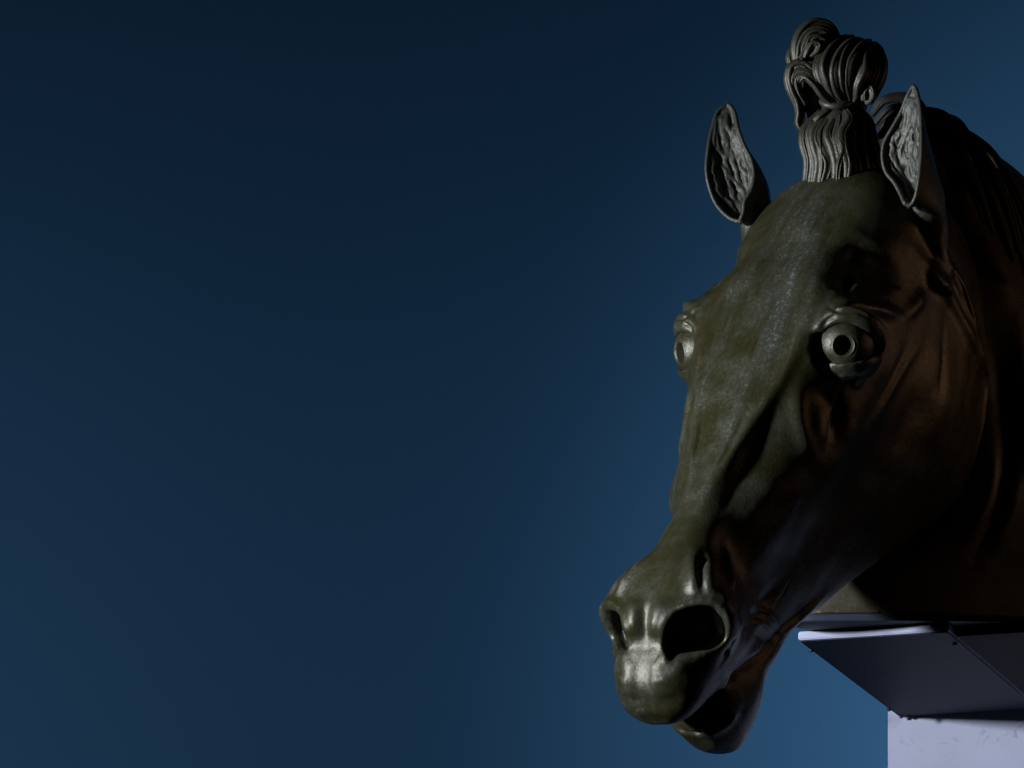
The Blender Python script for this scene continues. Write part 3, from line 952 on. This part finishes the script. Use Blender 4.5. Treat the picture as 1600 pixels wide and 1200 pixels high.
bun = [
 ([(400,590),(365,480),(338,380),(365,290),(440,205),(520,170)], 9, [-2,-22,-26,-20,0,16]),
 ([(440,590),(398,470),(375,365),(415,265),(500,195),(560,175)], 9, [-4,-28,-34,-26,-4,14]),
 ([(490,590),(452,480),(448,380),(480,280),(550,200),(610,190)], 9.5, [-4,-30,-38,-28,-6,14]),
 ([(520,585),(492,480),(490,370),(525,265),(600,200),(640,195)], 7, [-4,-30,-40,-30,-6,14]),
 ([(545,585),(535,470),(555,350),(600,270),(650,215),(680,205)], 9, [-4,-28,-36,-26,-4,16]),
 ([(570,580),(600,480),(640,390),(642,310),(680,240),(700,225)], 11, [-4,-24,-30,-22,-2,16]),
 ([(610,570),(670,470),(705,370),(705,290),(715,250)], 10, [0,-16,-20,-12,10]),
 ([(680,560),(735,450),(755,350),(740,270),(700,215)], 10, [6,0,0,6,20]),
 ([(700,570),(755,440),(765,340),(740,250)], 8, [20,18,18,30]),
 ([(640,590),(645,535),(680,500),(700,540),(690,590),(655,605)], 6, [-14,-20,-22,-20,-14]),
 # big loop to the left
 ([(490,605),(400,530),(300,415),(225,350),(160,365),(138,440),(160,530),(200,610),(212,690),(205,740),(240,790),(300,740)], 9, [-6,-14,-18,-18,-16,-12,-8,-4,0,4,4,2]),
 ([(440,610),(370,560),(300,470),(240,425),(200,450),(205,530),(250,620)], 6.5, [-8,-20,-26,-24,-20,-12,-6]),
 ([(470,600),(390,560),(320,480),(262,405),(205,395),(172,440),(180,520),(215,600)], 6.5, [-8,-18,-24,-24,-22,-18,-10,-4]),
 ([(300,735),(350,690),(400,650)], 6, [-2,-8,-10]),
 # top curl
 ([(190,325),(185,240),(225,135),(300,80),(385,85),(435,130),(460,190)], 10, [-6,-8,-8,-4,2,8,12]),
 ([(205,315),(225,220),(270,150),(335,125),(392,150),(400,205),(375,240)], 7.5, [-14,-18,-20,-18,-14,-12,-12]),
 ([(215,310),(255,240),(285,175),(345,165),(378,195),(365,235)], 5, [-20,-24,-26,-24,-20,-18]),
 ([(245,300),(265,255),(300,210),(335,215),(325,260),(285,290)], 6, [-22,-26,-28,-28,-26,-22]),
 ([(175,235),(150,280),(155,330),(190,350)], 8, [10,6,4,2]),
 ([(180,230),(215,180),(240,130)], 9, [12,10,8]),
]
for k, (p, r, d) in enumerate(bun):
    lock(z4(p), r * 1.15, d, (2, 1, 2, 2)[k % 4], 40 + k, flat=.95, tip=.6)
tie = curve([(1283,158,2),(1292,164,-9),(1306,166,-14),(1320,163,-10),(1330,158,2),(1326,156,40),(1306,158,48),(1288,156,36),(1283,158,2)], 40)
v, f = tube_mesh(np.array([W(*p) for p in tie]), 6 * S, 10)
o = recentre(mesh_obj('hair_tie', v, f, M_HAIR)); set_parent(o, fore)

# mane: heavy locks falling over the crest
mane = bpy.data.objects.new('mane', None); COL.objects.link(mane); mane.location = W(1520, 280, 250); bpy.context.view_layer.update(); set_parent(mane, statue)
crest = curve([(1395,200,150),(1450,225,200),(1515,258,250),(1572,325,290),(1622,420,310),(1668,540,320),(1690,700,320)], 40)
crad = spline(np.array([0, .2, .5, .8, 1.]), np.array([40, 42, 40, 40, 40.]), np.linspace(0, 1, 40)) * S
back = curve([(1590,375,300),(1650,420,302),(1722,520,306),(1765,640,310),(1772,770,314)], 40)
brad = spline(np.array([0, .2, .5, .8, 1.]), np.array([40, 46, 46, 42, 26.]), np.linspace(0, 1, 40)) * S
core([tube_mesh(np.array([W(*p) for p in crest]), crad, 28), tube_mesh(np.array([W(*p) for p in back]), brad, 28),
      ellipsoid(W(1412,202,135), np.array([[38,0,0],[0,45,0],[0,0,38]]) * S)], 5, M_MANE, 'hair_mass', mane)
MANE = [
 ([(1362,180),(1380,158),(1404,153),(1428,158),(1446,190),(1450,240)], 10, [120,110,110,110,120,130]),
 ([(1365,195),(1395,172),(1425,175),(1445,215)], 10, [100,90,90,100]),
 ([(1372,215),(1400,195),(1425,205),(1440,245)], 10, [80,70,70,80]),
 ([(1425,165),(1450,178),(1470,184),(1490,205),(1500,250),(1505,300)], 12, [130,125,120,120,110,110]),
 ([(1445,172),(1470,184),(1490,190),(1510,215),(1530,260),(1540,330)], 10, [160,160,160,160,150,140]),
 ([(1480,195),(1510,212),(1540,236),(1565,272),(1590,318),(1614,390),(1632,470)], 13, [210,210,210,215,220,225,230]),
 ([(1470,195),(1500,215),(1530,245),(1556,288),(1576,340),(1592,395)], 13, [160,150,145,145,150,160]),
 ([(1455,200),(1485,225),(1510,265),(1528,310),(1540,350)], 13, [130,120,112,115,130]),
 ([(1440,205),(1465,230),(1485,265),(1498,310),(1508,335)], 12, [110,104,104,110,120]),
 ([(1485,235),(1512,270),(1532,310),(1545,345),(1552,365)], 8, [110,98,98,110,120]),
 ([(1515,250),(1542,300),(1560,345),(1575,385),(1582,405)], 12, [130,128,132,140,160]),
 ([(1545,260),(1570,310),(1588,360),(1600,405),(1606,440)], 12, [170,165,165,170,180]),
 ([(1560,265),(1590,330),(1612,400),(1630,480),(1640,560)], 14, [230,230,230,235,240]),
 ([(1600,330),(1630,420),(1650,520),(1665,640)], 18, [250,255,260,260]),
 ([(1650,370),(1690,450),(1712,540),(1722,640)], 16, [262,256,256,262]), ([(1690,420),(1730,520),(1750,620),(1752,730)], 16, [268,262,262,268]),
 ([(1730,500),(1765,600),(1775,700),(1768,800)], 15, [280,272,272,280]), ([(1640,430),(1668,530),(1684,630),(1686,720)], 15, [228,222,224,232]),
 ([(1610,420),(1630,520),(1640,620),(1640,720)], 16, [200,205,210,215]),
]
for k, (p, r, d) in enumerate(MANE):
    d = [d[0] + (5 if k < 3 else 40)] + list(d[1:])
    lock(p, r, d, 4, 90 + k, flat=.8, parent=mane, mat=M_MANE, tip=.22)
